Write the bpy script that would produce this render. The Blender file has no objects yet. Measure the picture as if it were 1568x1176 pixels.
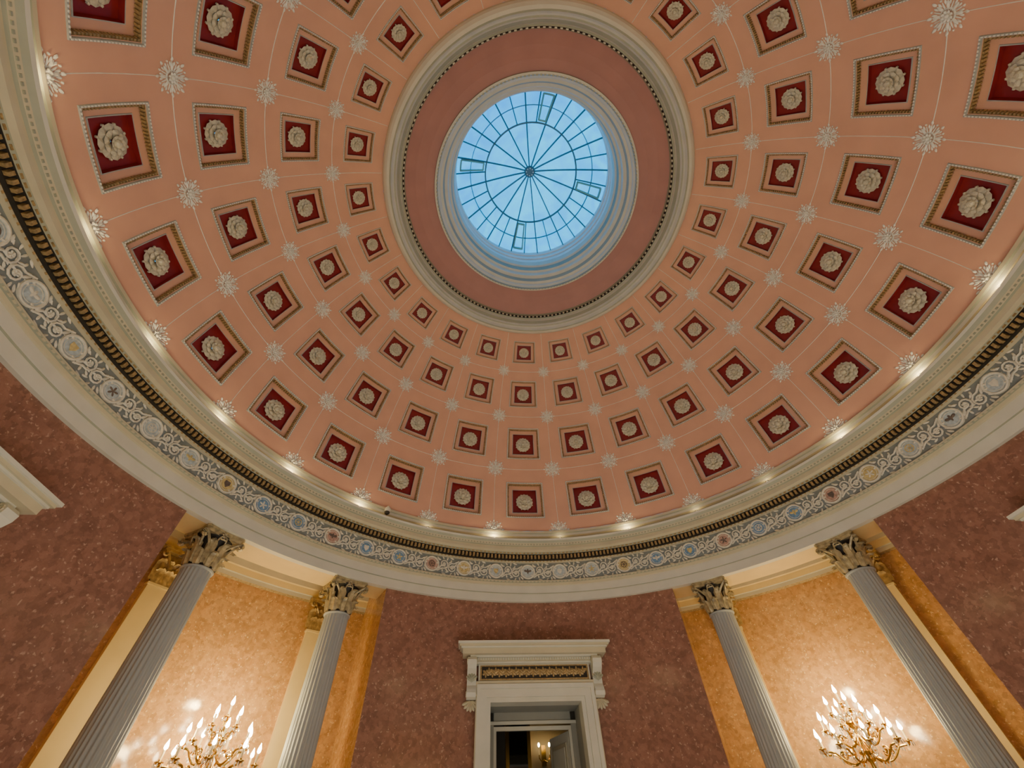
import bpy, math, random
import numpy as np
from mathutils import Matrix, Vector
random.seed(4)
sin,cos,pi=math.sin,math.cos,math.pi
rad=math.radians
ROT=5.05          # building axes are turned this much from world +Y
FLOOR=-1.55       # camera (eye) height is z = 0
SOF=3.68          # underside of the architrave
RD,HC=6.10,5.22   # dome radius and centre height
scene=bpy.context.scene
col=scene.collection

def pos(ang,R,z):
    a=rad(ang-ROT); return (R*sin(a),R*cos(a),z)

# ------------------------------------------------------------------ materials
def new_mat(name):
    m=bpy.data.materials.new(name); m.use_nodes=True
    nt=m.node_tree; b=nt.nodes['Principled BSDF']
    return m,nt,b
def N(nt,t,**kw):
    n=nt.nodes.new(t)
    for k,v in kw.items(): setattr(n,k,v)
    return n
def paint(name,c,rough=.5,var=.12,scale=3,bump=.0,metal=0,spec=.5,bscale=60):
    m,nt,b=new_mat(name)
    tc=N(nt,'ShaderNodeTexCoord'); nz=N(nt,'ShaderNodeTexNoise'); nz.inputs['Scale'].default_value=scale; nz.inputs['Detail'].default_value=6
    nt.links.new(tc.outputs['Object'],nz.inputs['Vector'])
    r=N(nt,'ShaderNodeValToRGB'); r.color_ramp.elements[0].position=.3; r.color_ramp.elements[1].position=.7
    r.color_ramp.elements[0].color=(*[x*(1-var) for x in c],1); r.color_ramp.elements[1].color=(*[min(1,x*(1+var)) for x in c],1)
    nt.links.new(nz.outputs['Fac'],r.inputs['Fac']); nt.links.new(r.outputs['Color'],b.inputs['Base Color'])
    b.inputs['Roughness'].default_value=rough; b.inputs['Metallic'].default_value=metal
    if 'Specular IOR Level' in b.inputs: b.inputs['Specular IOR Level'].default_value=spec
    if bump>0:
        n2=N(nt,'ShaderNodeTexNoise'); n2.inputs['Scale'].default_value=bscale; nt.links.new(tc.outputs['Object'],n2.inputs['Vector'])
        bp=N(nt,'ShaderNodeBump'); bp.inputs['Strength'].default_value=bump; bp.inputs['Distance'].default_value=.02
        nt.links.new(n2.outputs['Fac'],bp.inputs['Height']); nt.links.new(bp.outputs['Normal'],b.inputs['Normal'])
    return m
def marble(name,base,dark,speck,rough=.15,sc=1.0,bump=.03):
    """polished scagliola: clouded ground, mid-size chips, light flecks"""
    m,nt,b=new_mat(name); L=nt.links.new
    tc=N(nt,'ShaderNodeTexCoord')
    n1=N(nt,'ShaderNodeTexNoise'); n1.inputs['Scale'].default_value=2.6*sc; n1.inputs['Detail'].default_value=12; n1.inputs['Roughness'].default_value=.82; n1.inputs['Distortion'].default_value=.8
    n2=N(nt,'ShaderNodeTexNoise'); n2.inputs['Scale'].default_value=20*sc; n2.inputs['Detail'].default_value=5
    L(tc.outputs['Object'],n1.inputs['Vector']); L(tc.outputs['Object'],n2.inputs['Vector'])
    ns=N(nt,'ShaderNodeVectorMath',operation='SCALE'); ns.inputs['Scale'].default_value=.10
    mp=N(nt,'ShaderNodeVectorMath',operation='ADD')
    L(n2.outputs['Color'],ns.inputs[0]); L(tc.outputs['Object'],mp.inputs[0]); L(ns.outputs[0],mp.inputs[1])
    v=N(nt,'ShaderNodeTexVoronoi'); v.inputs['Scale'].default_value=13*sc; L(mp.outputs[0],v.inputs['Vector'])
    v2=N(nt,'ShaderNodeTexVoronoi'); v2.inputs['Scale'].default_value=20*sc; L(mp.outputs[0],v2.inputs['Vector'])
    r=N(nt,'ShaderNodeValToRGB'); e=r.color_ramp.elements
    e[0].position=.36; e[0].color=(*dark,1); e[1].position=.62; e[1].color=(*base,1)
    L(n1.outputs['Fac'],r.inputs['Fac'])
    sep=N(nt,'ShaderNodeSeparateColor'); L(v.outputs['Color'],sep.inputs[0])
    mr=N(nt,'ShaderNodeMapRange'); mr.inputs['To Min'].default_value=.82; mr.inputs['To Max'].default_value=1.16; L(sep.outputs[0],mr.inputs['Value'])
    vm=N(nt,'ShaderNodeVectorMath',operation='SCALE'); L(r.outputs['Color'],vm.inputs[0]); L(mr.outputs[0],vm.inputs['Scale'])
    sep2=N(nt,'ShaderNodeSeparateColor'); L(v2.outputs['Color'],sep2.inputs[0])
    gt=N(nt,'ShaderNodeMath',operation='GREATER_THAN'); gt.inputs[1].default_value=.80; L(sep2.outputs[1],gt.inputs[0])
    rs=N(nt,'ShaderNodeValToRGB'); e=rs.color_ramp.elements; e[0].position=.15; e[0].color=(1,1,1,1); e[1].position=.45; e[1].color=(0,0,0,1)
    L(v2.outputs['Distance'],rs.inputs['Fac'])
    mm=N(nt,'ShaderNodeMath',operation='MULTIPLY'); L(gt.outputs[0],mm.inputs[0]); L(rs.outputs['Color'],mm.inputs[1])
    mx=N(nt,'ShaderNodeMixRGB'); L(mm.outputs[0],mx.inputs['Fac']); L(vm.outputs[0],mx.inputs['Color1']); mx.inputs['Color2'].default_value=(*speck,1)
    L(mx.outputs['Color'],b.inputs['Base Color'])
    b.inputs['Roughness'].default_value=rough
    n4=N(nt,'ShaderNodeTexNoise'); n4.inputs['Scale'].default_value=4; n4.inputs['Detail'].default_value=3; L(tc.outputs['Object'],n4.inputs['Vector'])
    bp=N(nt,'ShaderNodeBump'); bp.inputs['Strength'].default_value=bump; bp.inputs['Distance'].default_value=.1
    L(n4.outputs['Fac'],bp.inputs['Height']); L(bp.outputs['Normal'],b.inputs['Normal'])
    return m
def emis(name,c,s):
    m,nt,b=new_mat(name); b.inputs['Base Color'].default_value=(*c,1)
    b.inputs['Emission Color'].default_value=(*c,1); b.inputs['Emission Strength'].default_value=s
    return m
M_pink=paint('dome_pink_plaster',(.63,.36,.255),.55,.05,2)
M_band=paint('oculus_pink_shaded',(.37,.185,.165),.55,.06,2)  # dome pink made darker: the weaker light up here is in the colour
M_red=paint('coffer_crimson',(.21,.009,.012),.5,.15,5)
M_gilt=paint('aged_gilding',(.36,.26,.12),.42,.35,30,.3,.3)
M_grim=paint('coffer_frame_grey',(.36,.385,.37),.5,.12,10)
M_cream=paint('cream_plaster',(.52,.48,.34),.5,.06,3)
M_cream_lit=paint('cream_warm_lit',(.70,.55,.26),.45,.05,3)  # cream of soffits and pilasters with the warm lamplight put into its colour
M_white=paint('white_plaster',(.60,.60,.51),.5,.05,3)
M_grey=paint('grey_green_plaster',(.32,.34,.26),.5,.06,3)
M_silver=paint('silvered_plaster',(.72,.72,.65),.4,.08,12)
M_flower=paint('rosette_plaster',(.52,.49,.38),.5,.18,18)
M_dark=paint('dark_bronze_and_shade',(.018,.015,.010),.6,.2,20)
M_frieze=paint('frieze_ground',(.20,.235,.235),.6,.15,8)
M_orn=paint('frieze_relief',(.66,.64,.53),.5,.12,20)
M_mblue=paint('medallion_blue',(.16,.29,.44),.45,.3,22)
M_mgold=paint('medallion_gold',(.55,.45,.20),.45,.3,22)
M_mpale=paint('medallion_pale',(.42,.50,.52),.45,.25,22)
M_mrose=paint('medallion_rose',(.44,.28,.22),.45,.3,22)
M_emb=paint('medallion_emblem',(.13,.10,.08),.5,.3,22)
M_pinkmarble=marble('rose_scagliola',(.30,.155,.112),(.22,.108,.078),(.48,.30,.23),.13,1.2)
M_goldmarble=marble('sienna_scagliola',(.56,.325,.14),(.42,.22,.08),(.74,.52,.27),.13,1.35)
M_col=paint('column_grey_paint',(.33,.35,.345),.38,.05,3)
M_cap=paint('capital_warm_shaded_plaster',(.37,.31,.18),.42,.38,14,.2,.2,bscale=30)  # grey-cream capitals; gold lamplight and dark crevices put into the colour
M_gcap=paint('pilaster_capital_gilding',(.42,.29,.11),.38,.35,18,.2,.4,bscale=30)
M_brass=paint('polished_brass',(.66,.42,.09),.22,.1,10,metal=1)
M_cand=paint('candle_wax',(.72,.60,.36),.4,.05,8)
M_flame=emis('candle_bulb_glow',(1,.82,.48),80)
M_cryst,nt,b=new_mat('crystal_drops'); b.inputs['Base Color'].default_value=(1,.95,.85,1); b.inputs['Roughness'].default_value=.05; b.inputs['Transmission Weight'].default_value=.7; b.inputs['IOR'].default_value=1.5
M_floor=marble('floor_marble',(.55,.48,.40),(.40,.34,.28),(.7,.66,.6),.2,.6)
M_metal=paint('skylight_bars',(.04,.17,.26),.5,.1,6)
M_curb=paint('skylight_curb_paint',(.78,.82,.80),.5,.05,4)
M_vent=paint('vent_frame_paint',(.16,.42,.40),.5,.1,6)
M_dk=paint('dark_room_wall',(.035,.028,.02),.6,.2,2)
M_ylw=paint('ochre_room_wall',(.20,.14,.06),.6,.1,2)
M_shade=paint('door_lining_shaded',(.30,.31,.27),.5,.06,3)  # pale lining darkened, shade of the deep reveal put into the colour
M_mirror,nt,b=new_mat('mirror_glass'); b.inputs['Base Color'].default_value=(.25,.25,.24,1); b.inputs['Metallic'].default_value=1; b.inputs['Roughness'].default_value=.05
M_glass=bpy.data.materials.new('skylight_glass'); M_glass.use_nodes=True; nt=M_glass.node_tree; nt.nodes.clear()
o=N(nt,'ShaderNodeOutputMaterial'); tr=N(nt,'ShaderNodeBsdfTransparent'); gl=N(nt,'ShaderNodeBsdfGlossy'); gl.inputs['Roughness'].default_value=.1; gl.inputs['Color'].default_value=(.4,.8,.95,1)
tc=N(nt,'ShaderNodeTexCoord'); nz=N(nt,'ShaderNodeTexNoise'); nz.inputs['Scale'].default_value=1.6; nz.inputs['Detail'].default_value=8; nz.inputs['Distortion'].default_value=1.2
nt.links.new(tc.outputs['Object'],nz.inputs['Vector'])
r=N(nt,'ShaderNodeValToRGB'); r.color_ramp.elements[0].position=.35; r.color_ramp.elements[0].color=(.40,.80,.88,1); r.color_ramp.elements[1].position=.62; r.color_ramp.elements[1].color=(.95,1,1,1)
nt.links.new(nz.outputs['Fac'],r.inputs['Fac']); nt.links.new(r.outputs['Color'],tr.inputs['Color'])
mx=N(nt,'ShaderNodeMixShader'); mx.inputs['Fac'].default_value=.01
nt.links.new(tr.outputs[0],mx.inputs[1]); nt.links.new(gl.outputs[0],mx.inputs[2]); nt.links.new(mx.outputs[0],o.inputs['Surface'])

# ------------------------------------------------------------------ mesh builder
class MB:
    def __init__(s): s.v=[]; s.f=[]; s.m=[]; s.mats=[]
    def mi(s,mat):
        if mat not in s.mats: s.mats.append(mat)
        return s.mats.index(mat)
    def add(s,vs,fs,mat,fn=None):
        o=len(s.v); k=s.mi(mat)
        s.v.extend([fn(*p) for p in vs] if fn else vs)
        s.f.extend([tuple(i+o for i in f) for f in fs]); s.m.extend([k]*len(fs))
    def grid(s,rows,mat,close=False,fn=None):
        n=len(rows[0]); vs=[p for r in rows for p in r]; fs=[]
        for i in range(len(rows)-1):
            for j in range(n if close else n-1):
                a=i*n+j; b=i*n+(j+1)%n; fs.append((a,b,b+n,a+n))
        s.add(vs,fs,mat,fn)
    def box(s,x0,x1,y0,y1,z0,z1,mat,fn=None):
        vs=[(x,y,z) for z in (z0,z1) for y in (y0,y1) for x in (x0,x1)]
        s.add(vs,[(0,2,3,1),(4,5,7,6),(0,1,5,4),(2,6,7,3),(0,4,6,2),(1,3,7,5)],mat,fn)
    def arc(s,prof,a0,a1,n,mat,close=False):
        angs=[a0+(a1-a0)*i/n for i in range(n if close else n+1)]
        for k in range(len(prof)-1):
            mt=mat[k] if isinstance(mat,(list,tuple)) else mat
            s.grid([[pos(a,*prof[k]) for a in angs],[pos(a,*prof[k+1]) for a in angs]],mt,close)
    def lathe(s,prof,n,mat,cx=0,cy=0,fn=None):
        s.grid([[(cx+r*cos(2*pi*i/n),cy+r*sin(2*pi*i/n),z) for i in range(n)] for r,z in prof],mat,True,fn)
    def tube(s,pts,rads,mat,n=6,fn=None,flat=1.0):
        P=[Vector(p) for p in pts]; rows=[]
        up=Vector((0,0,1))
        for i,p in enumerate(P):
            t=(P[min(i+1,len(P)-1)]-P[max(i-1,0)])
            if t.length<1e-9: t=Vector((1,0,0))
            t.normalize()
            a=t.cross(up)
            if a.length<.05: a=t.cross(Vector((1,0,0)))
            a.normalize(); b=a.cross(t)
            r=rads[i] if isinstance(rads,(list,tuple)) else rads
            rows.append([tuple(p+a*(r*cos(2*pi*k/n))+b*(r*flat*sin(2*pi*k/n))) for k in range(n)])
        s.grid(rows,mat,True,fn)
        for e in (0,-1): s.add(rows[e],[tuple(range(n))],mat,fn)
    def ball(s,c,r,mat,n=6,m=4,fn=None,sz=1):
        rows=[[(c[0]+r*sin(pi*j/m)*cos(2*pi*i/n),c[1]+r*sin(pi*j/m)*sin(2*pi*i/n),c[2]+sz*r*cos(pi*j/m)) for i in range(n)] for j in range(m+1)]
        s.grid(rows,mat,True,fn)
    def petal(s,th,r0,r1,w,h0,h1,htip,mat,fn=None,cx=0,cy=0,nseg=8,blunt=.6):
        c,sn=cos(th),sin(th); out=[]
        for i in range(nseg):
            a=2*pi*i/nseg; l=(r0+r1)/2-(r1-r0)/2*cos(a); ww=w/2*sin(a)*(1+.35*blunt*(-cos(a)))
            hh=h0+(htip-h0)*(l-r0)/(r1-r0)
            out.append((cx+c*l-sn*ww,cy+sn*l+c*ww,hh))
        l=(r0+r1)/2+.1*(r1-r0); out.append((cx+c*l,cy+sn*l,h1))
        s.add(out,[(i,(i+1)%nseg,nseg) for i in range(nseg)],mat,fn)
    def make(s,name,smooth=True,parent=None,auto=None):
        me=bpy.data.meshes.new(name); me.from_pydata(s.v,[],s.f)
        for m in s.mats: me.materials.append(m)
        me.polygons.foreach_set('material_index',s.m)
        me.polygons.foreach_set('use_smooth',[smooth]*len(s.f)); me.update()
        if smooth:
            try: me.set_sharp_from_angle(angle=rad(auto or 38))
            except Exception: pass
        ob=bpy.data.objects.new(name,me); col.objects.link(ob)
        if parent: ob.parent=parent
        return ob
def dup(ob,name,loc,rz,parent=None):
    o=bpy.data.objects.new(name,ob.data); o.location=loc; o.rotation_euler=(0,0,rz); col.objects.link(o)
    if parent: o.parent=parent
    return o

# ------------------------------------------------------------------ dome
def S(lon,lat,dep):
    r=RD+dep; la=rad(lat)
    x,y,_=pos(lon,r*cos(la),0); return (x,y,HC+r*sin(la))
LATC=[7.8,22.85,36.6,48.25]; LATB=[0.0,15.85,30.25,42.85,53.6]
def tang(lon0,lat0,dep0=0):
    c=cos(rad(lat0))
    def fn(u,v,h):
        return S(lon0+math.degrees(u/(RD*c)),lat0+math.degrees(v/RD),dep0-h)
    return fn
def loop_sq(h,n=5):
    p=[]
    for i in range(n): p.append((-h+2*h*i/n,-h))
    for i in range(n): p.append((h,-h+2*h*i/n))
    for i in range(n): p.append((h-2*h*i/n,h))
    for i in range(n): p.append((-h,h-2*h*i/n))
    return p
dome=MB(); beads=MB(); ros=MB(); star=MB()
def coffer_flower(fn,s):
    for k in range(8):
        t=2*pi*k/8
        ros.petal(t,.05*s,.215*s,.17*s,.012,.055*s,.03,M_flower,fn)
        ros.petal(t+pi/8,.04*s,.16*s,.12*s,.04*s,.08*s,.065*s,M_flower,fn)
        ros.petal(t,.02*s,.10*s,.08*s,.07*s,.105*s,.105*s,M_flower,fn)
        ros.ball((.205*s*cos(t+pi/8),.205*s*sin(t+pi/8),.02*s),.022*s,M_flower,5,3,fn)
    rows=[[(r*s*cos(2*pi*i/8),r*s*sin(2*pi*i/8),h*s) for i in range(8)] for r,h in ((.055,.07),(.05,.115),(.03,.135),(.001,.14))]
    ros.grid(rows,M_flower,True,fn)
def star_flower(fn,s):
    for k in range(8):
        t=2*pi*k/8
        star.petal(t,.05*s,.19*s,.046*s,.004,.03*s,.012,M_silver,fn)
        for q in (-1,1):
            star.petal(t+q*.18,.13*s,.205*s,.030*s,.004,.026*s,.012,M_silver,fn)
        star.petal(t,.195*s,.262*s,.042*s,.004,.03*s,.014,M_silver,fn,blunt=-.6)
        star.petal(t+pi/8,.04*s,.19*s,.020*s,.004,.022*s,.008,M_silver,fn)
        star.ball((.21*s*cos(t+pi/8),.21*s*sin(t+pi/8),.01),.017*s,M_silver,5,3,fn)
        star.petal(t+pi/8,.02*s,.08*s,.04*s,.02*s,.05*s,.035*s,M_silver,fn)
    rows=[[(r*s*cos(2*pi*i/12),r*s*sin(2*pi*i/12),h*s) for i in range(12)] for r,h in ((.10,.005),(.095,.02),(.085,.02),(.08,.005))]
    star.grid(rows,M_silver,True,fn)
    star.ball((0,0,.03*s),.03*s,M_silver,8,4,fn)
for k in range(24):
    lon=15*k
    for i,lat in enumerate(LATC):
        s=cos(rad(lat))/cos(rad(7.8)); fn=tang(lon,lat)
        c=cos(rad(lat)); n=5
        hu=rad(7.5)*RD*c; v0=rad(LATB[i]-lat)*RD; v1=rad(LATB[i+1]-lat)*RD
        L0=[(-hu+2*hu*j/n,v0) for j in range(n)]+[(hu,v0+(v1-v0)*j/n) for j in range(n)]+[(hu-2*hu*j/n,v1) for j in range(n)]+[(-hu,v1-(v1-v0)*j/n) for j in range(n)]
        a=.485*s; b_=.300*s
        spec=[(a,0,M_pink),(a-.003,-.016*s,M_grim),(a-.028*s,-.016*s,M_grim),(a-.032*s,.006*s,M_grim),(a-.042*s,.006*s,M_pink),(a-.050*s,.080*s,M_gilt),(b_+.020*s,.080*s,M_pink),(b_+.016*s,.070*s,M_grim),(b_+.004*s,.070*s,M_grim),(b_,.140*s,M_red),(b_*.5,.140*s,M_red),(.01,.140*s,M_red)]
        prev=[(u,v,0) for u,v in L0]
        for h,d,mt in spec:
            cur=[(u,v,-d) for u,v in loop_sq(h,n)]
            dome.grid([prev,cur],mt,True,fn); prev=cur
        nb=19; hh=a-.042*s      # egg-and-dart blocks along the stepped frame
        for side in range(4):
            for j in range(nb):
                t=-hh+2*hh*(j+.5)/nb; w=hh/nb*.55
                d0,d1=hh-.002,hh-.028*s
                if side==0: bx=(t-w,t+w,-d0,-d1)
                elif side==1: bx=(t-w,t+w,d1,d0)
                elif side==2: bx=(-d0,-d1,t-w,t+w)
                else: bx=(d1,d0,t-w,t+w)
                beads.box(*bx,-.070*s,-.010*s,M_gilt,fn)
        nb=21; hh=a-.015*s
        for side in range(4):
            for j in range(nb):
                t=-hh+2*hh*(j+.5)/nb; w=hh/nb*.5; q=.007*s
                bx=[(t-w,t+w,-hh-q,-hh+q),(t-w,t+w,hh-q,hh+q),(-hh-q,-hh+q,t-w,t+w),(hh-q,hh+q,t-w,t+w)][side]
                beads.box(*bx,.014*s,.024*s,M_silver,fn)
        coffer_flower(tang(lon,lat,.136*s),s)
    for i in range(4):
        la=LATB[i]; s=cos(rad(la))
        star_flower(tang(lon+7.5,la+(.15 if i==0 else 0)),s*.98)
    rowsL=[]
    lats=np.linspace(0,53.4,50)
    for q,h in ((-.006,0),(-.003,.007),(.003,.007),(.006,0)):
        rowsL.append([S(lon+7.5+math.degrees(q/(RD*cos(rad(l)))),l,-h) for l in lats])
    dome.grid(rowsL,M_silver)
for i in range(1,4):
    la=LATB[i]
    rows=[]
    for q,h in ((-.006,0),(-.003,.007),(.003,.007),(.006,0)):
        rows.append([S(3*j,la+math.degrees(q/RD),-h) for j in range(120)])
    dome.grid(rows,M_silver,True)
def sph(lat,dep=0): return ((RD+dep)*cos(rad(lat)),HC+(RD+dep)*sin(rad(lat)))
prof=[sph(53.6),(3.60,10.09),(3.56,10.03),(3.50,9.985),(3.44,9.97),(3.41,9.99),(3.385,10.06),(3.36,10.10),(3.33,10.11),(3.31,10.17),(3.26,10.24),(3.25,10.32),(3.215,10.34),(3.19,10.42),(3.18,10.50)]
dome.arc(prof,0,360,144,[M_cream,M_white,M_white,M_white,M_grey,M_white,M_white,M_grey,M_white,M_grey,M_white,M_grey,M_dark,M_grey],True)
prof=[(3.18,10.50),(2.95,10.60),(2.72,10.68),(2.52,10.73)]
dome.arc(prof,0,360,144,M_band,True)
prof=[(2.52,10.73),(2.51,10.68),(2.46,10.67),(2.44,10.73),(2.40,10.78),(2.39,10.86),(2.33,10.90),(2.30,11.02),(2.23,11.08),(2.21,11.22),(2.16,11.26),(2.15,11.45),(2.11,11.50),(2.10,11.72)]
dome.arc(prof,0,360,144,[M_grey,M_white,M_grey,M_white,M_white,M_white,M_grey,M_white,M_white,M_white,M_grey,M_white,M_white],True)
for j in range(180):
    a=2*j
    def fnb(u,v,h,a=a): return pos(a+u,3.215-h,10.38+v)
    beads.box(-.45,.45,-.022,.022,0,.03,M_flower,fnb)
    def fnb(u,v,h,a=a): return pos(a+u,2.47-h,10.70+v)
    beads.box(-.5,.5,-.04,.0,0,.03,M_grey,fnb)
ceil=dome.make('ceiling_dome',auto=25)
star.make('dome_star_ornaments',smooth=False,parent=ceil); ros.make('coffer_rosettes',smooth=False,parent=ceil); beads.make('coffer_beading',smooth=False,parent=ceil)

# ------------------------------------------------------------------ skylight
sk=MB()
prof=[(2.10,11.72),(2.10,11.86),(2.14,11.87),(2.14,11.98),(2.11,11.99),(2.11,12.12),(2.15,12.13),(2.15,12.28),(2.12,12.29),(2.12,12.48)]
sk.arc(prof,0,360,96,[M_curb,M_metal,M_curb,M_curb,M_curb,M_metal,M_curb,M_curb,M_curb],True)
Zb,Za,Rb=12.46,13.45,2.13
def cone(r): 
    t=r/Rb; return Zb+(Za-Zb)*(1-t**1.5)
RM=1.32
def rib(a,r0,r1,w,hh,mat=M_metal,n=6):
    for i in range(n):
        ra,rb=r0+(r1-r0)*i/n,r0+(r1-r0)*(i+1)/n
        def fn(u,v,h):
            x,y,_=pos(a,1,0); px,py=y,-x
            return (x*v+px*u,y*v+py*u,h)
        vs=[(-w,ra,cone(ra)-hh),(w,ra,cone(ra)-hh),(w,ra,cone(ra)+.01),(-w,ra,cone(ra)+.01),(-w,rb,cone(rb)-hh),(w,rb,cone(rb)-hh),(w,rb,cone(rb)+.01),(-w,rb,cone(rb)+.01)]
        sk.add(vs,[(0,1,5,4),(1,2,6,5),(2,3,7,6),(3,0,4,7)],mat,fn)
VA=-12
for k in range(16): rib(22.5*k+VA,.10,Rb,.016,.05)
for k in range(16): rib(22.5*k+VA+11.25,RM,Rb,.013,.045)
for rr,w in ((RM,.019),(1.74,.009)):
    sk.arc([(rr-w,cone(rr)),(rr-w,cone(rr)-.05),(rr+w,cone(rr)-.05),(rr+w,cone(rr))],0,360,96,M_metal,True)
sk.arc([(.001,cone(.1)-.06),(.13,cone(.1)-.06),(.16,cone(.1)-.03),(.16,cone(.1)+.01)],0,360,24,M_metal,True)
for k in range(8): 
    a=45*k
    sk.ball(pos(a,.10,cone(.1)-.06),.02,M_curb)
for a in (VA,VA+90,VA+180,VA+270):   # opening vents: framed casements between two bars
    a0,a1=a+1.2,a+9
    for q in (a0,a1): rib(q,1.38,2.02,.018,.08,M_vent)
    for r_ in (1.39,2.01):
        rows=[[pos(a0+(a1-a0)*i/4,r_+d,cone(r_)-h) for i in range(5)] for d,h in ((-.02,0),(-.02,.08),(.02,.08),(.02,0))]
        sk.grid(rows,M_vent)
win=sk.make('window_1',auto=30)
g=MB(); g.arc([(.02,cone(.02)+.012)]+[(Rb*i/8,cone(Rb*i/8)+.012) for i in range(1,9)],0,360,96,M_glass,True)
g.make('glass_panes',parent=win)

# ------------------------------------------------------------------ entablature
en=MB()
prof=[(6.42,SOF),(6.30,SOF),(6.30,3.84),(6.275,3.85),(6.275,4.0),(6.25,4.01),(6.24,4.05),(6.20,4.07),(6.20,4.09),(6.24,4.10),(6.24,4.49),(6.19,4.50),(6.18,4.52),(6.14,4.53),(6.14,4.61),(6.08,4.625),(6.06,4.67),(6.00,4.69),(6.00,4.77),(5.97,4.78),(5.95,4.83),(5.91,4.87),(5.90,4.91),(5.92,4.93),(6.08,4.95),(6.08,5.03),(6.06,5.06),(6.07,5.12),(6.05,5.14),(6.05,5.19),(6.10,5.20),(6.10,5.22)]
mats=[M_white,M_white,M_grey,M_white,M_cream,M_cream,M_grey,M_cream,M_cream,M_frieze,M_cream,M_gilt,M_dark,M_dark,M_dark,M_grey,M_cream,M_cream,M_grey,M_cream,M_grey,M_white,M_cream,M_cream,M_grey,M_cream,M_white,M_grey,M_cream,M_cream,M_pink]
en.arc(prof,0,360,192,mats,True)
def blk(mb,n,R,z0,z1,d,duty,mat,off=0):
    for j in range(n):
        a=360*j/n+off; w=180/n*duty
        def f(u,v,h,a=a): return pos(a+u,R-h,v)
        mb.box(-w,w,z0,z1,0,d,mat,f)
blk(en,460,6.14,4.543,4.615,.050,.52,M_gilt)
blk(en,480,6.195,4.497,4.52,.015,.6,M_cream)
blk(en,420,6.085,4.635,4.66,.02,.6,M_gilt)
blk(en,540,5.965,4.79,4.812,.012,.5,M_grey)
blk(en,480,6.22,4.055,4.075,.018,.6,M_cream)
entab=en.make('trim_1',auto=25)

fr=MB()
NM=54
def spiral(cx,cy,r0,turns,start,dirn,n=16,shrink=.82):
    return [(cx+r0*(1-shrink*i/n)*cos(start+dirn*turns*2*pi*i/n),cy+r0*(1-shrink*i/n)*sin(start+dirn*turns*2*pi*i/n),.012) for i in range(n+1)]
for k in range(NM):
    a0=360/NM*k-.1
    def fn(u,v,h,a0=a0): return pos(a0+math.degrees(u/6.24),6.24-h,4.295+v)
    rm=.145
    mt=[M_mpale,M_mblue,M_mpale,M_mgold,M_mblue,M_mpale,M_mrose,M_mgold][(k*5+k//7)%8]
    rows=[[(r*cos(2*pi*i/24),r*sin(2*pi*i/24),h) for i in range(24)] for r,h in ((rm+.022,0),(rm+.018,.024),(rm,.028),(rm-.012,.018),(rm-.014,.008))]
    fr.grid(rows,M_orn,True,fn)
    rows=[[(r*cos(2*pi*i/24),r*sin(2*pi*i/24),.008) for i in range(24)] for r in (rm-.014,.06,.001)]
    fr.grid(rows,mt,True,fn)
    rows=[[(r*cos(2*pi*i/24),r*sin(2*pi*i/24),h) for i in range(24)] for r,h in ((rm-.034,.008),(rm-.036,.014),(rm-.040,.014),(rm-.042,.008))]
    fr.grid(rows,M_orn,True,fn)
    em=[M_emb,M_orn,M_mgold][k%3]
    kind=k%4
    if kind==0:
        fr.petal(pi/2,-.05,.07,.04,.01,.02,.01,em,fn); fr.petal(rad(20),.0,.09,.05,.01,.02,.01,em,fn); fr.petal(rad(160),.0,.09,.05,.01,.02,.01,em,fn)
    elif kind==1:
        fr.add([(-.05,.05,.014),(.05,.05,.014),(.05,-.01,.014),(0,-.07,.014),(-.05,-.01,.014)],[(0,1,2,3,4)],em,fn)
    elif kind==2:
        for q in range(5): fr.petal(pi/2+2*pi*q/5,.0,.075,.03,.01,.02,.01,em,fn)
    else:
        rows=[[(r*cos(2*pi*i/16),r*sin(2*pi*i/16),.015) for i in range(16)] for r in (.07,.055)]
        fr.grid(rows,em,True,fn)
        for q in range(3):
            c_,s_=cos(pi*q/3),sin(pi*q/3); fr.add([(.06*c_-.006*s_,.06*s_+.006*c_,.015),(.06*c_+.006*s_,.06*s_-.006*c_,.015),(-.06*c_+.006*s_,-.06*s_-.006*c_,.015),(-.06*c_-.006*s_,-.06*s_+.006*c_,.015)],[(0,1,2,3)],em,fn)
    W=2*pi*6.24/NM
    for sgn in (1,-1):
        cx=W/2-sgn*.095; cy=sgn*.035
        pts=[(W/2-sgn*(W/2-.165),-sgn*.11,.01),(W/2-sgn*.24,-sgn*.13,.012)]
        sp=[(cx+sgn*(p[0]),cy+sgn*p[1],p[2]) for p in spiral(0,0,.105,1.6,rad(-110),1)]
        allp=pts+sp
        rads=[.014]*3+[.014]*(len(allp)-3-4)+[.012,.013,.016,.019]
        fr.tube(allp,rads,M_orn,5,fn)
        for q in range(9):
            th=rad(-110+q*40); c2=(cx+sgn*.10*cos(th),cy+sgn*.10*sin(th))
            fr.petal(th+(0 if sgn>0 else pi)+.5*sgn,.0,.085,.034,.005,.026,.008,M_orn,fn,cx=c2[0],cy=c2[1])
        for q in range(5):
            fr.petal(2*pi*q/5,.0,.042,.026,.01,.03,.02,M_orn,fn,cx=cx,cy=cy)
        for q,(ox,oy,th,l) in enumerate(((.2,-.12,150,.11),(.21,-.1,60,.12),(.17,-.02,20,.09),(.19,.10,130,.10),(.13,-.16,-20,.10))):
            fr.petal(rad(th) if sgn>0 else rad(th+180),.0,l,.038,.005,.024,.008,M_orn,fn,cx=W/2-sgn*ox,cy=sgn*oy)
fr.make('frieze_reliefs',smooth=False,parent=entab)

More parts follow.
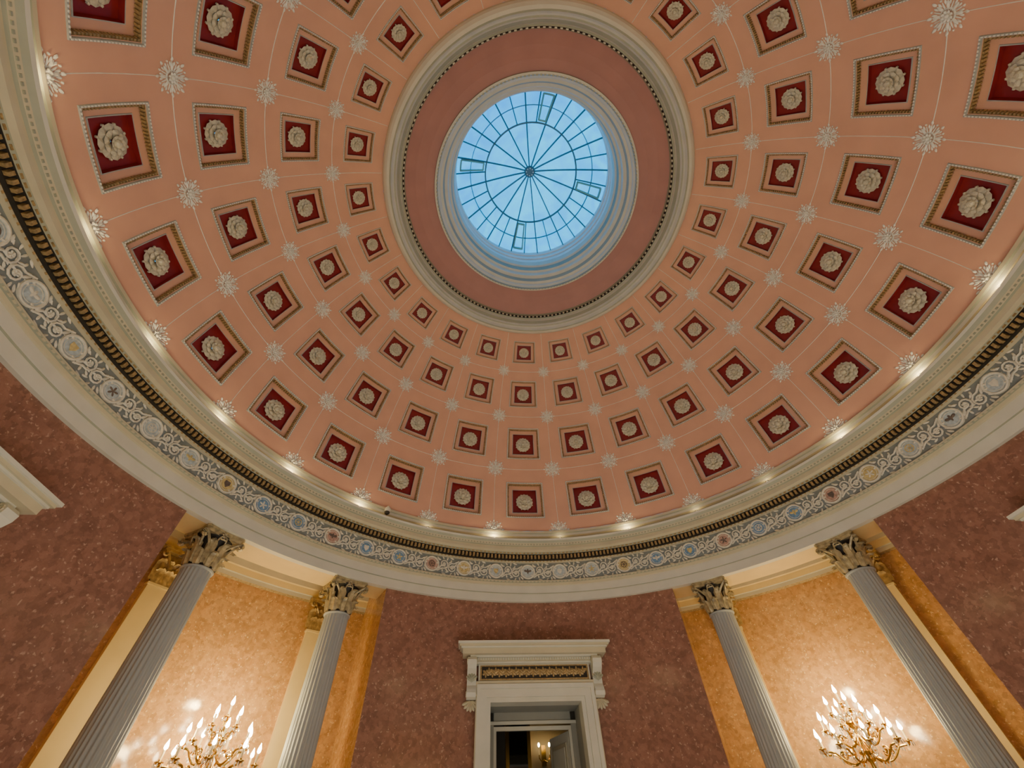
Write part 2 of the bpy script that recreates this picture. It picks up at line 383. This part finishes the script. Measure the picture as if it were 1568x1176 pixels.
# ------------------------------------------------------------------ walls
RW=6.37; RB=7.72; HALF=17.35
sides=['north','northeast','east','southeast','south','southwest','west','northwest']
DZ=1.93; DW=.84
dang=math.degrees(math.asin(DW/RW))
for q in range(4):
    A=90*q; w=MB()
    e0=45-HALF
    for s_ in (-1,1):
        w.arc([(RW,FLOOR),(RW,DZ),(RW,SOF+.02)],A+s_*dang,A+s_*e0,24,M_pinkmarble)
    w.arc([(RW,DZ),(RW,SOF+.02)],A-dang,A+dang,16,M_pinkmarble)
    w.make('wall_'+sides[2*q],auto=30)
    A=45+90*q; w=MB()
    w.arc([(RB,FLOOR),(RB,SOF)],A-HALF,A+HALF,28,M_goldmarble)
    for s_ in (-1,1):
        w.grid([[pos(A+s_*HALF,RW+(RB-RW)*i/8,FLOOR) for i in range(9)],[pos(A+s_*HALF,RW+(RB-RW)*i/8,4.1) for i in range(9)]],M_goldmarble)
    w.make('wall_'+sides[2*q+1],auto=30)
    t=MB()
    t.arc([(6.42,SOF),(6.95,SOF),(6.95,3.98),(7.60,3.98),(7.60,3.86),(7.64,3.85),(7.64,3.74),(7.67,3.73),(7.67,SOF-.02),(7.69,SOF-.03),(RB+.01,SOF-.05)],A-HALF-.05,A+HALF+.05,28,[M_cream_lit,M_cream_lit,M_cream_lit,M_cream,M_cream_lit,M_cream_lit,M_cream,M_cream,M_gilt,M_gilt])
    t.make('trim_%d'%(q+2),auto=25)
# ------------------------------------------------------------------ columns
def leaf(mb,th,r0,z0,h,w,curl,mat,fn=None,nseg=7,nw=5):
    rows=[]
    for i in range(nseg+1):
        t=i/nseg
        if t<.7: r=r0+.03*sin(t/.7*pi/2)+.018*t; z=z0+h*t/.7*.92
        else:
            a=(t-.7)/.3*pi*.85; r=r0+.044+curl*(1-cos(a))*.6; z=z0+h*.92+curl*.55*sin(a)
        ww=w*(.75+.35*sin(pi*min(t*1.1,1)))*(1 if t<.75 else 1-.75*((t-.75)/.25)**1.5)*(1+.14*(i%2))
        row=[]
        for j in range(nw+1):
            u=(j/nw*2-1); rr=r+.02*(1-abs(u))-.018*u*u+.009*((j%2)*2-1)
            tt=th+u*ww/2/r0
            row.append((rr*cos(tt),rr*sin(tt),z-.02*u*u*(1 if t>.3 else 0)))
        rows.append(row)
    mb.grid(rows,mat,False,fn)
def capital(mb,zb,zt,rn,mat,matab,fn=None):
    H=zt-zb
    mb.lathe([(rn,zb-.035),(rn+.022,zb-.03),(rn+.028,zb-.012),(rn+.02,zb),(rn,zb+.005)],32,M_col,fn=fn)
    mb.lathe([(rn-.005,zb),(rn-.01,zb+H*.5),(rn+.02,zb+H*.75),(rn+.09,zb+H*.87)],24,M_dark,fn=fn)  # near-black bell: shade between the leaves put into the colour
    for k in range(8):
        leaf(mb,2*pi*k/8,rn,zb+.005,H*.34,.125,.085,mat,fn)
        leaf(mb,2*pi*(k+.5)/8,rn+.012,zb+.03,H*.60,.125,.105,mat,fn)
    for k in range(4):
        th=pi/4+k*pi/2
        for sg in (-1,1):
            pts=[]
            for i in range(7):
                t=i/6; r=rn+.03+.20*t**1.6; z=zb+H*(.45+.40*t); a=th+sg*.34*(1-t)
                pts.append((r*cos(a),r*sin(a),z))
            r_=rn+.215
            for i in range(1,13):
                a=pi/2-2.6*pi*i/12; q=.058*(1-.75*i/12)
                rr=r_+q*cos(a); zz=zb+H*.73+q*sin(a)+.01
                pts.append((rr*cos(th+sg*.03),rr*sin(th+sg*.03),zz))
            mb.tube(pts,[.021]*7+[.020]*6+[.014]*6,mat,5,fn)
        ti=k*pi/2
        for sg in (-1,1):
            pts=[]
            for i in range(5):
                t=i/4; a=ti+sg*(.40-.22*t); r=rn+.03+.06*t; pts.append((r*cos(a),r*sin(a),zb+H*(.48+.3*t)))
            for i in range(1,9):
                al=2*pi*i/8; q=.03*(1-.6*i/8); a=ti+sg*.18+sg*(q*(cos(al)-1))/rn; pts.append(((rn+.095)*cos(a),(rn+.095)*sin(a),zb+H*.78+q*sin(al)))
            mb.tube(pts,.014,mat,5,fn)
    for z0,z1,rc,rm_ in ((zt-.085,zt-.05,.44,.275),(zt-.05,zt-.035,.455,.29),(zt-.035,zt,.475,.305)):
        lp=[]
        for k in range(4):
            x0,y0=rc*cos(pi/4+k*pi/2),rc*sin(pi/4+k*pi/2); x1,y1=rc*cos(pi/4+(k+1)*pi/2),rc*sin(pi/4+(k+1)*pi/2)
            mx_,my_=(x0+x1)/2,(y0+y1)/2; m=math.hypot(mx_,my_)
            for i in range(10):
                t=i/9; sag=(m-rm_)*sin(pi*t)
                x=x0+(x1-x0)*(.05+.9*t); y=y0+(y1-y0)*(.05+.9*t)
                lp.append((x-mx_/m*sag,y-my_/m*sag))
        n=len(lp)
        mb.grid([[(x,y,z0) for x,y in lp],[(x,y,z1) for x,y in lp]],matab,True,fn)
        mb.add([(x,y,z0) for x,y in lp],[tuple(range(n))],matab,fn)
    for k in range(4):
        a=k*pi/2
        c,s_=cos(a),sin(a)
        def f2(u,v,h,c=c,s_=s_):
            p=((.29+h)*c-u*s_,(.29+h)*s_+u*c,zt-.055+v); return fn(*p) if fn else p
        for q in range(6): mb.petal(2*pi*q/6,.0,.055,.04,.0,.035,.012,mat,f2)
cb=MB()
ZC=3.13; rn,rb=.212,.25
nfl=24
def shaft(mb,z0,z1,mat):
    rows=[]
    for i in range(15):
        t=i/14; z=z0+(z1-z0)*t; r=rb+(rn-rb)*(t**1.5)
        row=[]
        e=1 if 0<i<14 else 0
        for j in range(nfl*6):
            q=(j%6)/6
            d=.075*r*sin(pi*min(1,q/.8))*e if q<.8 else 0
            a=2*pi*j/(nfl*6); row.append(((r-d)*cos(a),(r-d)*sin(a),z))
        rows.append(row)
    rows.insert(1,[(x,y,z0+.06) for x,y,z in rows[1]]); rows.insert(-1,[(x,y,z1-.05) for x,y,z in rows[-2]])
    mb.grid(rows,mat,True)
shaft(cb,FLOOR+.36,ZC-.03,M_col)
cb.lathe([(.255,FLOOR+.36),(.262,FLOOR+.33),(.28,FLOOR+.32),(.305,FLOOR+.29),(.295,FLOOR+.26),(.28,FLOOR+.24),(.285,FLOOR+.22),(.32,FLOOR+.20),(.34,FLOOR+.165),(.32,FLOOR+.13)],40,M_white)
cb.box(-.35,.35,-.35,.35,FLOOR,FLOOR+.13,M_white)
capital(cb,ZC,SOF,rn,M_cap,M_cap)
first=None
for q in range(4):
    for s_ in (-1,1):
        A=45+90*q+s_*10.85; p=pos(A,6.66,0)
        if first is None:
            first=cb.make('column',auto=50); first.location=p; first.rotation_euler=(0,0,-rad(A-ROT))
        else: dup(first,'column',p,-rad(A-ROT))
pb=MB()
PW=.19
pb.box(-PW,PW,-.09,.0,FLOOR+.3,3.12,M_cream_lit)
pb.box(-PW-.03,PW+.03,-.12,.0,FLOOR,FLOOR+.3,M_white)
pb.box(-PW-.02,PW+.02,-.11,.0,3.10,3.135,M_cream_lit)
def flat_leaf(cx,z0,h,w,out,mat):
    rows=[]
    for i in range(8):
        t=i/7
        if t<.7: y=-.10-.02*t; z=z0+h*t/.7*.9
        else:
            a=(t-.7)/.3*pi*.8; y=-.115-out*(1-cos(a))*.6; z=z0+h*.9+out*.5*sin(a)
        ww=w*(.8+.3*sin(pi*t))*(1 if t<.75 else 1-.7*((t-.75)/.25)**1.5)*(1+.12*(i%2))
        rows.append([(cx+u*ww/2,y-.014*(1-abs(u))+.006*(j%2),z-.015*u*u) for j,u in enumerate((-1,-.6,-.2,.2,.6,1))])
    pb.grid(rows,mat)
pb.box(-PW+.01,PW-.01,-.09,.0,3.13,SOF-.03,M_gcap)
for cx in (-.13,0,.13): flat_leaf(cx,3.14,.19,.14,.09,M_gcap)
for cx in (-.19,-.065,.065,.19): flat_leaf(cx,3.17,.31,.13,.10,M_gcap)
for sg in (-1,1):
    pts=[(sg*(.06+.17*t**1.3),-.12-.08*t,3.40+.2*t) for t in (0,.25,.5,.75,1)]
    pts+=[(sg*.24+sg*.05*(1-.7*i/10)*cos(pi/2-2.4*pi*i/10),-.21,3.55+.05*(1-.7*i/10)*sin(pi/2-2.4*pi*i/10)) for i in range(1,11)]
    pb.tube(pts,.018,M_gcap,5)
pb.box(-PW-.10,PW+.10,-.22,.0,SOF-.08,SOF-.04,M_gcap); pb.box(-PW-.12,PW+.12,-.24,.0,SOF-.04,SOF,M_gcap)
first=None
for q in range(4):
    for s_ in (-1,1):
        A=45+90*q+s_*10.75; p=pos(A,7.715,0)
        if first is None:
            first=pb.make('pilaster',auto=40); first.location=p; first.rotation_euler=(0,0,-rad(A-ROT))
        else: dup(first,'pilaster',p,-rad(A-ROT))

# ------------------------------------------------------------------ doors
db=MB()
def casing(y0,inner,outer,zi,zo,mat):
    db.box(-outer,-inner,y0,6.5,FLOOR,zi,mat); db.box(inner,outer,y0,6.5,FLOOR,zi,mat); db.box(-outer,outer,y0,6.5,zi,zo,mat)
casing(6.20,.83,.90,1.92,1.99,M_white)
casing(6.165,.90,1.02,1.99,2.11,M_white)
casing(6.13,1.02,1.08,2.11,2.18,M_white)
casing(6.155,1.075,1.10,2.17,2.23,M_cream)
db.box(-1.06,1.06,6.19,6.5,2.23,2.50,M_white)
db.box(-1.03,1.03,6.175,6.3,2.25,2.48,M_gilt)
db.box(-1.00,1.00,6.17,6.3,2.27,2.46,M_dark)
for i in range(30):
    x=-.96+1.92*(i+.5)/30
    def ff(u,v,h,x=x): return (x+u,6.17-h,2.365+v)
    db.petal(rad(35 if i%2 else -35),-.065,.085,.06,.0,.025,.01,M_gilt,ff); db.petal(rad(145 if i%2 else -145),-.04,.07,.05,.0,.02,.01,M_gilt,ff); db.petal(rad(90 if i%2 else -90),-.02,.085,.035,.0,.02,.01,M_gilt,ff)
    db.ball((x,6.16,2.365+.035*(1 if i%2 else -1)),.016,M_gilt,5,3)
cz=[(1.12,6.13,2.50,2.53),(1.16,6.09,2.53,2.58),(1.22,6.03,2.58,2.61),(1.37,5.93,2.61,2.70),(1.40,5.90,2.70,2.725),(1.43,5.87,2.725,2.76),(1.46,5.84,2.76,2.80)]
for i,(hw,y0,z0,z1) in enumerate(cz): db.box(-hw,hw,y0,6.5,z0,z1,M_cream if i%2 else M_white)
for i in range(48):
    x=-1.14+2.28*(i+.5)/48; db.box(x-.012,x+.012,6.07,6.12,2.54,2.575,M_white)
for sg in (-1,1):
    x0,x1=sorted((sg*1.10,sg*1.27))
    prof=[(6.33,1.98),(6.20,1.96),(6.13,1.99),(6.10,2.05),(6.13,2.11),(6.17,2.17),(6.16,2.26),(6.11,2.34),(6.03,2.40),(5.98,2.46),(5.97,2.53),(6.01,2.58),(6.33,2.58)]
    vs=[(x0,y,z) for y,z in prof]+[(x1,y,z) for y,z in prof]; n=len(prof)
    db.add(vs,[(i,(i+1)%n,n+(i+1)%n,n+i) for i in range(n)]+[tuple(range(n)),tuple(range(2*n-1,n-1,-1))],M_white)
    for xx in (x0-.005,x1+.005):
        for cy,cz_,r0 in ((6.04,2.51,.06),(6.16,2.03,.05)):
            pts=[(xx,cy+r0*(1-.8*i/14)*cos(2*pi*1.7*i/14),cz_+r0*(1-.8*i/14)*sin(2*pi*1.7*i/14)) for i in range(15)]
            db.tube(pts,.010,M_cream,5)
    xm=(x0+x1)/2
    def ff(u,v,h): return (xm+u,6.12-h,2.22+v)
    for q in range(5): db.petal(pi/2+(q-2)*.45,-.02,.13,.05,.0,.03,.015,M_grey,ff)
    def ff(u,v,h): return (xm+u,6.22-h,1.95+v)
    for q in range(7): db.petal(-pi/2+(q-3)*.4,-.0,.17,.055,.0,.04,.02,M_cream,ff)
for sg in (-1,1):
    x0,x1=sorted((sg*.835,sg*.90)); db.box(x0,x1,6.3,7.15,FLOOR,1.93,M_shade)
    x0,x1=sorted((sg*.74,sg*.84)); db.box(x0,x1,7.0,7.12,FLOOR,1.93,M_shade)
    db.box(min(sg*.69,sg*.745),max(sg*.69,sg*.745),7.03,7.09,FLOOR,1.66,M_white)
db.box(-.90,.90,6.3,7.15,1.925,2.0,M_shade)
db.box(-.84,.84,7.0,7.12,1.76,1.93,M_shade); db.box(-.84,.84,6.97,7.0,1.74,1.79,M_white)
db.box(-.745,.745,7.03,7.09,1.66,1.72,M_white)
hx,hy=.68,7.12; dl=.80; th=rad(72)
def leaff(u,v,h): return (hx-u*cos(th)+v*sin(th),hy+u*sin(th)+v*cos(th),h)
db.box(0,dl,0,.05,FLOOR+.02,1.65,M_white,leaff)
for z0,z1 in ((-1.3,-.5),(-.35,.55),(.7,1.5)):
    db.box(.10,dl-.10,-.012,0,z0,z1,M_cream,leaff); db.box(.16,dl-.16,-.022,-.012,z0+.06,z1-.06,M_white,leaff)
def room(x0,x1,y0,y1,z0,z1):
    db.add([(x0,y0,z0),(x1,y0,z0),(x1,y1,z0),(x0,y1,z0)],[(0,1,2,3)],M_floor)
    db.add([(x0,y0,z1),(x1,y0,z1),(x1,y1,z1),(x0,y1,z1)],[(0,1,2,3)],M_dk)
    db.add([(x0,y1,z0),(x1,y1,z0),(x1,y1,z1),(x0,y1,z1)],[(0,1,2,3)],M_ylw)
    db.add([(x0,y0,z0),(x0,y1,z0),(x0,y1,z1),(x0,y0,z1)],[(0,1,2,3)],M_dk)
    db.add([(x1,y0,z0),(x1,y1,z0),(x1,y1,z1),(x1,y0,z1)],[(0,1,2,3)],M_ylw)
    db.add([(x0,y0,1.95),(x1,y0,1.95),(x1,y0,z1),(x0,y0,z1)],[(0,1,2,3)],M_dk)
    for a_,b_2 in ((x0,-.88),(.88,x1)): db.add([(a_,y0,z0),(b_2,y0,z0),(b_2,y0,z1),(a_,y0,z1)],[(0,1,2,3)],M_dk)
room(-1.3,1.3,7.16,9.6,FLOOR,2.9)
db.box(-.72,-.38,9.50,9.6,-.6,2.6,M_dk)
db.box(-.36,.22,9.52,9.6,-.6,2.25,M_brass); db.box(-.28,.14,9.50,9.53,-.5,2.17,M_mirror)
db.box(.46,.56,9.5,9.6,1.45,1.8,M_brass)
for sg in (-1,1):
    db.tube([(.51,9.5,1.55),(.51+sg*.06,9.42,1.50),(.51+sg*.12,9.38,1.56),(.51+sg*.12,9.38,1.62)],.012,M_brass,5)
    db.tube([(.51+sg*.12,9.38,1.62),(.51+sg*.12,9.38,1.74)],.012,M_cand,6); db.ball((.51+sg*.12,9.38,1.79),.022,M_flame,6,5,None,1.8)
first=None
for q in range(4):
    A=90*q; rz=-rad(A-ROT)
    if first is None: first=db.make('door_1',smooth=False); first.rotation_euler=(0,0,rz)
    else: dup(first,'door_%d'%(q+1),(0,0,0),rz)

# ------------------------------------------------------------------ candelabra
kb=MB()
B=FLOOR
kb.box(-.28,.28,-.28,.28,B,B+.12,M_white); kb.box(-.23,.23,-.23,.23,B+.12,B+.85,M_goldmarble); kb.box(-.27,.27,-.27,.27,B+.85,B+.93,M_white)
kb.lathe([(.20,B+.93),(.20,B+.97),(.12,B+1.0),(.07,B+1.08),(.10,B+1.2),(.15,B+1.32),(.10,B+1.45),(.05,B+1.52),(.04,B+1.8),(.07,B+1.86),(.03,B+1.92),(.028,.85),(.07,.9),(.11,.97),(.06,1.04),(.03,1.1),(.03,1.22),(.06,1.27),(.09,1.31),(.04,1.36),(.022,1.47),(.045,1.51),(.015,1.56)],20,M_brass)
def candle(x,y,z,h=.15):
    kb.lathe([(.001,z-.03),(.02,z-.02),(.055,z),(.057,z+.008),(.02,z+.012),(.018,z+.03),(.016,z+.03)],10,M_brass,x,y)
    kb.lathe([(.015,z+.02),(.015,z+h),(.001,z+h)],8,M_cand,x,y)
    kb.lathe([(.008,z+h),(.026,z+h+.02),(.025,z+h+.05),(.010,z+h+.09),(.001,z+h+.115)],8,M_flame,x,y)
    for k in range(6):
        a=2*pi*k/6; kb.ball((x+.052*cos(a),y+.052*sin(a),z-.03),.012,M_cryst,5,4,None,2.2)
def arms(n,r,z0,zt,off,h=.13):
    for k in range(n):
        a=2*pi*(k+off)/n; pts=[]
        for i in range(12):
            t=i/11
            rr=.03+(r-.03)*t; z=z0+(-.14*sin(pi*min(t*1.35,1))) + (zt-z0)*t**2
            pts.append((rr*cos(a),rr*sin(a),z))
        kb.tube(pts,.014,M_brass,6)
        sp=[( (r*.55+.05*(1-.8*i/10)*cos(2*pi*1.3*i/10))*cos(a),(r*.55+.05*(1-.8*i/10)*cos(2*pi*1.3*i/10))*sin(a), z0-.03+.05*(1-.8*i/10)*sin(2*pi*1.3*i/10)) for i in range(11)]
        kb.tube(sp,.010,M_brass,5)
        candle(r*cos(a),r*sin(a),zt+.03,h)
        for i in range(3,11,2):
            kb.ball((pts[i][0],pts[i][1],pts[i][2]-.04),.012,M_cryst,5,4,None,2.2)
arms(9,.59,.98,1.00,.2); arms(7,.42,1.17,1.21,.0); arms(4,.22,1.36,1.40,.3)
candle(0,0,1.56,.14)
for zz,r in ((1.46,.14),(1.24,.25),(1.0,.36)):
    for k in range(16):
        a=2*pi*k/16
        kb.ball((r*cos(a),r*sin(a),zz-.05),.013,M_cryst,5,4,None,2)
    for k in range(16):
        a=2*pi*k/16; kb.ball((r*.5*cos(a),r*.5*sin(a),zz-.1),.011,M_cryst,5,4,None,2)
first=None
def light(name,typ,loc,power,color,size=.1,parent=None,rot=None,**kw):
    l=bpy.data.lights.new(name,typ); l.energy=power; l.color=color
    if typ=='AREA': l.shape='DISK'; l.size=size
    else: l.shadow_soft_size=size
    for k,v in kw.items(): setattr(l,k,v)
    o=bpy.data.objects.new(name,l); o.location=loc; col.objects.link(o)
    if rot: o.rotation_euler=rot
    if parent: o.parent=parent
    return o
WARM=(1,.71,.29)
for q in range(4):
    A=45+90*q+(-.7 if q==0 else 1.6 if q==3 else 0); p=pos(A,6.95,0); rz=-rad(A-ROT)
    if first is None: first=kb.make('candelabrum',auto=40); first.location=p; first.rotation_euler=(0,0,rz); o=first
    else: o=dup(first,'candelabrum',p,rz)
    light('candle_glow_top','POINT',(0,-.05,1.95),46,WARM,.06,o)
    light('candle_glow_right','POINT',(.5,-.15,1.3),22,WARM,.06,o)
    light('candle_glow_left','POINT',(-.5,-.15,1.3),22,WARM,.06,o)
for q in range(4):
    A=90*q
    light('sconce_glow','POINT',pos(A+3.2,9.1,1.85),1.2,WARM,.1)
ub=MB()
for k in range(24):
    A=7.5+15*k
    p=pos(A,6.02,4.965)
    ub.lathe([(.001,-.02),(.04,-.02),(.045,0),(.038,.02),(.001,.0)],12,M_dark,fn=lambda x,y,z,p=p:(p[0]+x,p[1]+y,p[2]+z))
    dim = k in (0,2,3,22)
    light('cornice_lamp','POINT',pos(A,5.98,5.0),.8 if dim else 5.5,(1,.74,.34),.025)
ub.make('cornice_uplights')
sc=MB(); p=pos(-31.8,5.98,5.05)
f=lambda x,y,z:(p[0]+x,p[1]+y,p[2]+z)
sc.lathe([(.001,.10),(.05,.10),(.065,.08),(.065,.02),(.06,0)],20,M_white,fn=f); sc.lathe([(.055,.0),(.05,-.035),(.03,-.055),(.001,-.06)],20,M_dark,fn=f)
sc.box(-.02,.02,-.02,.02,.10,.14,M_white,f)
sc.tube([(0,0,.13),(.05*sin(rad(-36.8)),.05*cos(rad(-36.8)),.13),(.12*sin(rad(-36.8)),.12*cos(rad(-36.8)),.10)],.015,M_white,6,f)
sc.make('security_camera')

# ------------------------------------------------------------------ floor
fl=MB()
fl.arc([(.001,FLOOR),(1.2,FLOOR)],0,360,64,M_goldmarble,True); fl.arc([(1.2,FLOOR),(3.2,FLOOR)],0,360,64,M_floor,True)
fl.arc([(3.2,FLOOR),(3.5,FLOOR)],0,360,64,M_pinkmarble,True); fl.arc([(3.5,FLOOR),(8,FLOOR)],0,360,64,M_floor,True)
fl.make('floor')

# ------------------------------------------------------------------ light
light('floor_fill_light','AREA',(0,-.5,FLOOR+.15),300,(1,.95,.87),7,rot=(pi,0,0))  # added fill lamp, out of view, brightens the dome from below
w=bpy.data.worlds.new('sky'); scene.world=w; w.use_nodes=True; nt=w.node_tree; bg=nt.nodes['Background']
tc=N(nt,'ShaderNodeTexCoord'); nz=N(nt,'ShaderNodeTexNoise'); nz.inputs['Scale'].default_value=5; nz.inputs['Detail'].default_value=6
nt.links.new(tc.outputs['Generated'],nz.inputs['Vector'])
r=N(nt,'ShaderNodeValToRGB'); r.color_ramp.elements[0].position=.38; r.color_ramp.elements[0].color=(.0,.36,.90,1); r.color_ramp.elements[1].position=.66; r.color_ramp.elements[1].color=(.0,.52,1,1)
nt.links.new(nz.outputs['Fac'],r.inputs['Fac']); nt.links.new(r.outputs['Color'],bg.inputs['Color']); bg.inputs['Strength'].default_value=2.2

# ------------------------------------------------------------------ camera
F_,PIT,YAW,ROL,CX,CY=621.7,rad(49.94),rad(.96),rad(-2.64),-.875,-2.98
def ray(x,y):
    a=(x-784)/F_; b=(y-588)/F_
    u=cos(ROL)*a+sin(ROL)*b; v=-sin(ROL)*a+cos(ROL)*b
    Y=cos(PIT)+v*sin(PIT); Z=sin(PIT)-v*cos(PIT); X=u
    return Vector((cos(YAW)*X+sin(YAW)*Y,-sin(YAW)*X+cos(YAW)*Y,Z))
fw=ray(784,588).normalized(); rt=(ray(884,588)-ray(784,588)).normalized(); up=(ray(784,488)-ray(784,588)).normalized()
m=Matrix(((rt.x,up.x,-fw.x,CX),(rt.y,up.y,-fw.y,CY),(rt.z,up.z,-fw.z,0),(0,0,0,1)))
cd=bpy.data.cameras.new('camera'); cam=bpy.data.objects.new('camera',cd); col.objects.link(cam); cam.matrix_world=m
cd.sensor_fit='HORIZONTAL'; cd.sensor_width=36; cd.lens=F_/1568*36; cd.clip_start=.05; cd.clip_end=200
scene.camera=cam
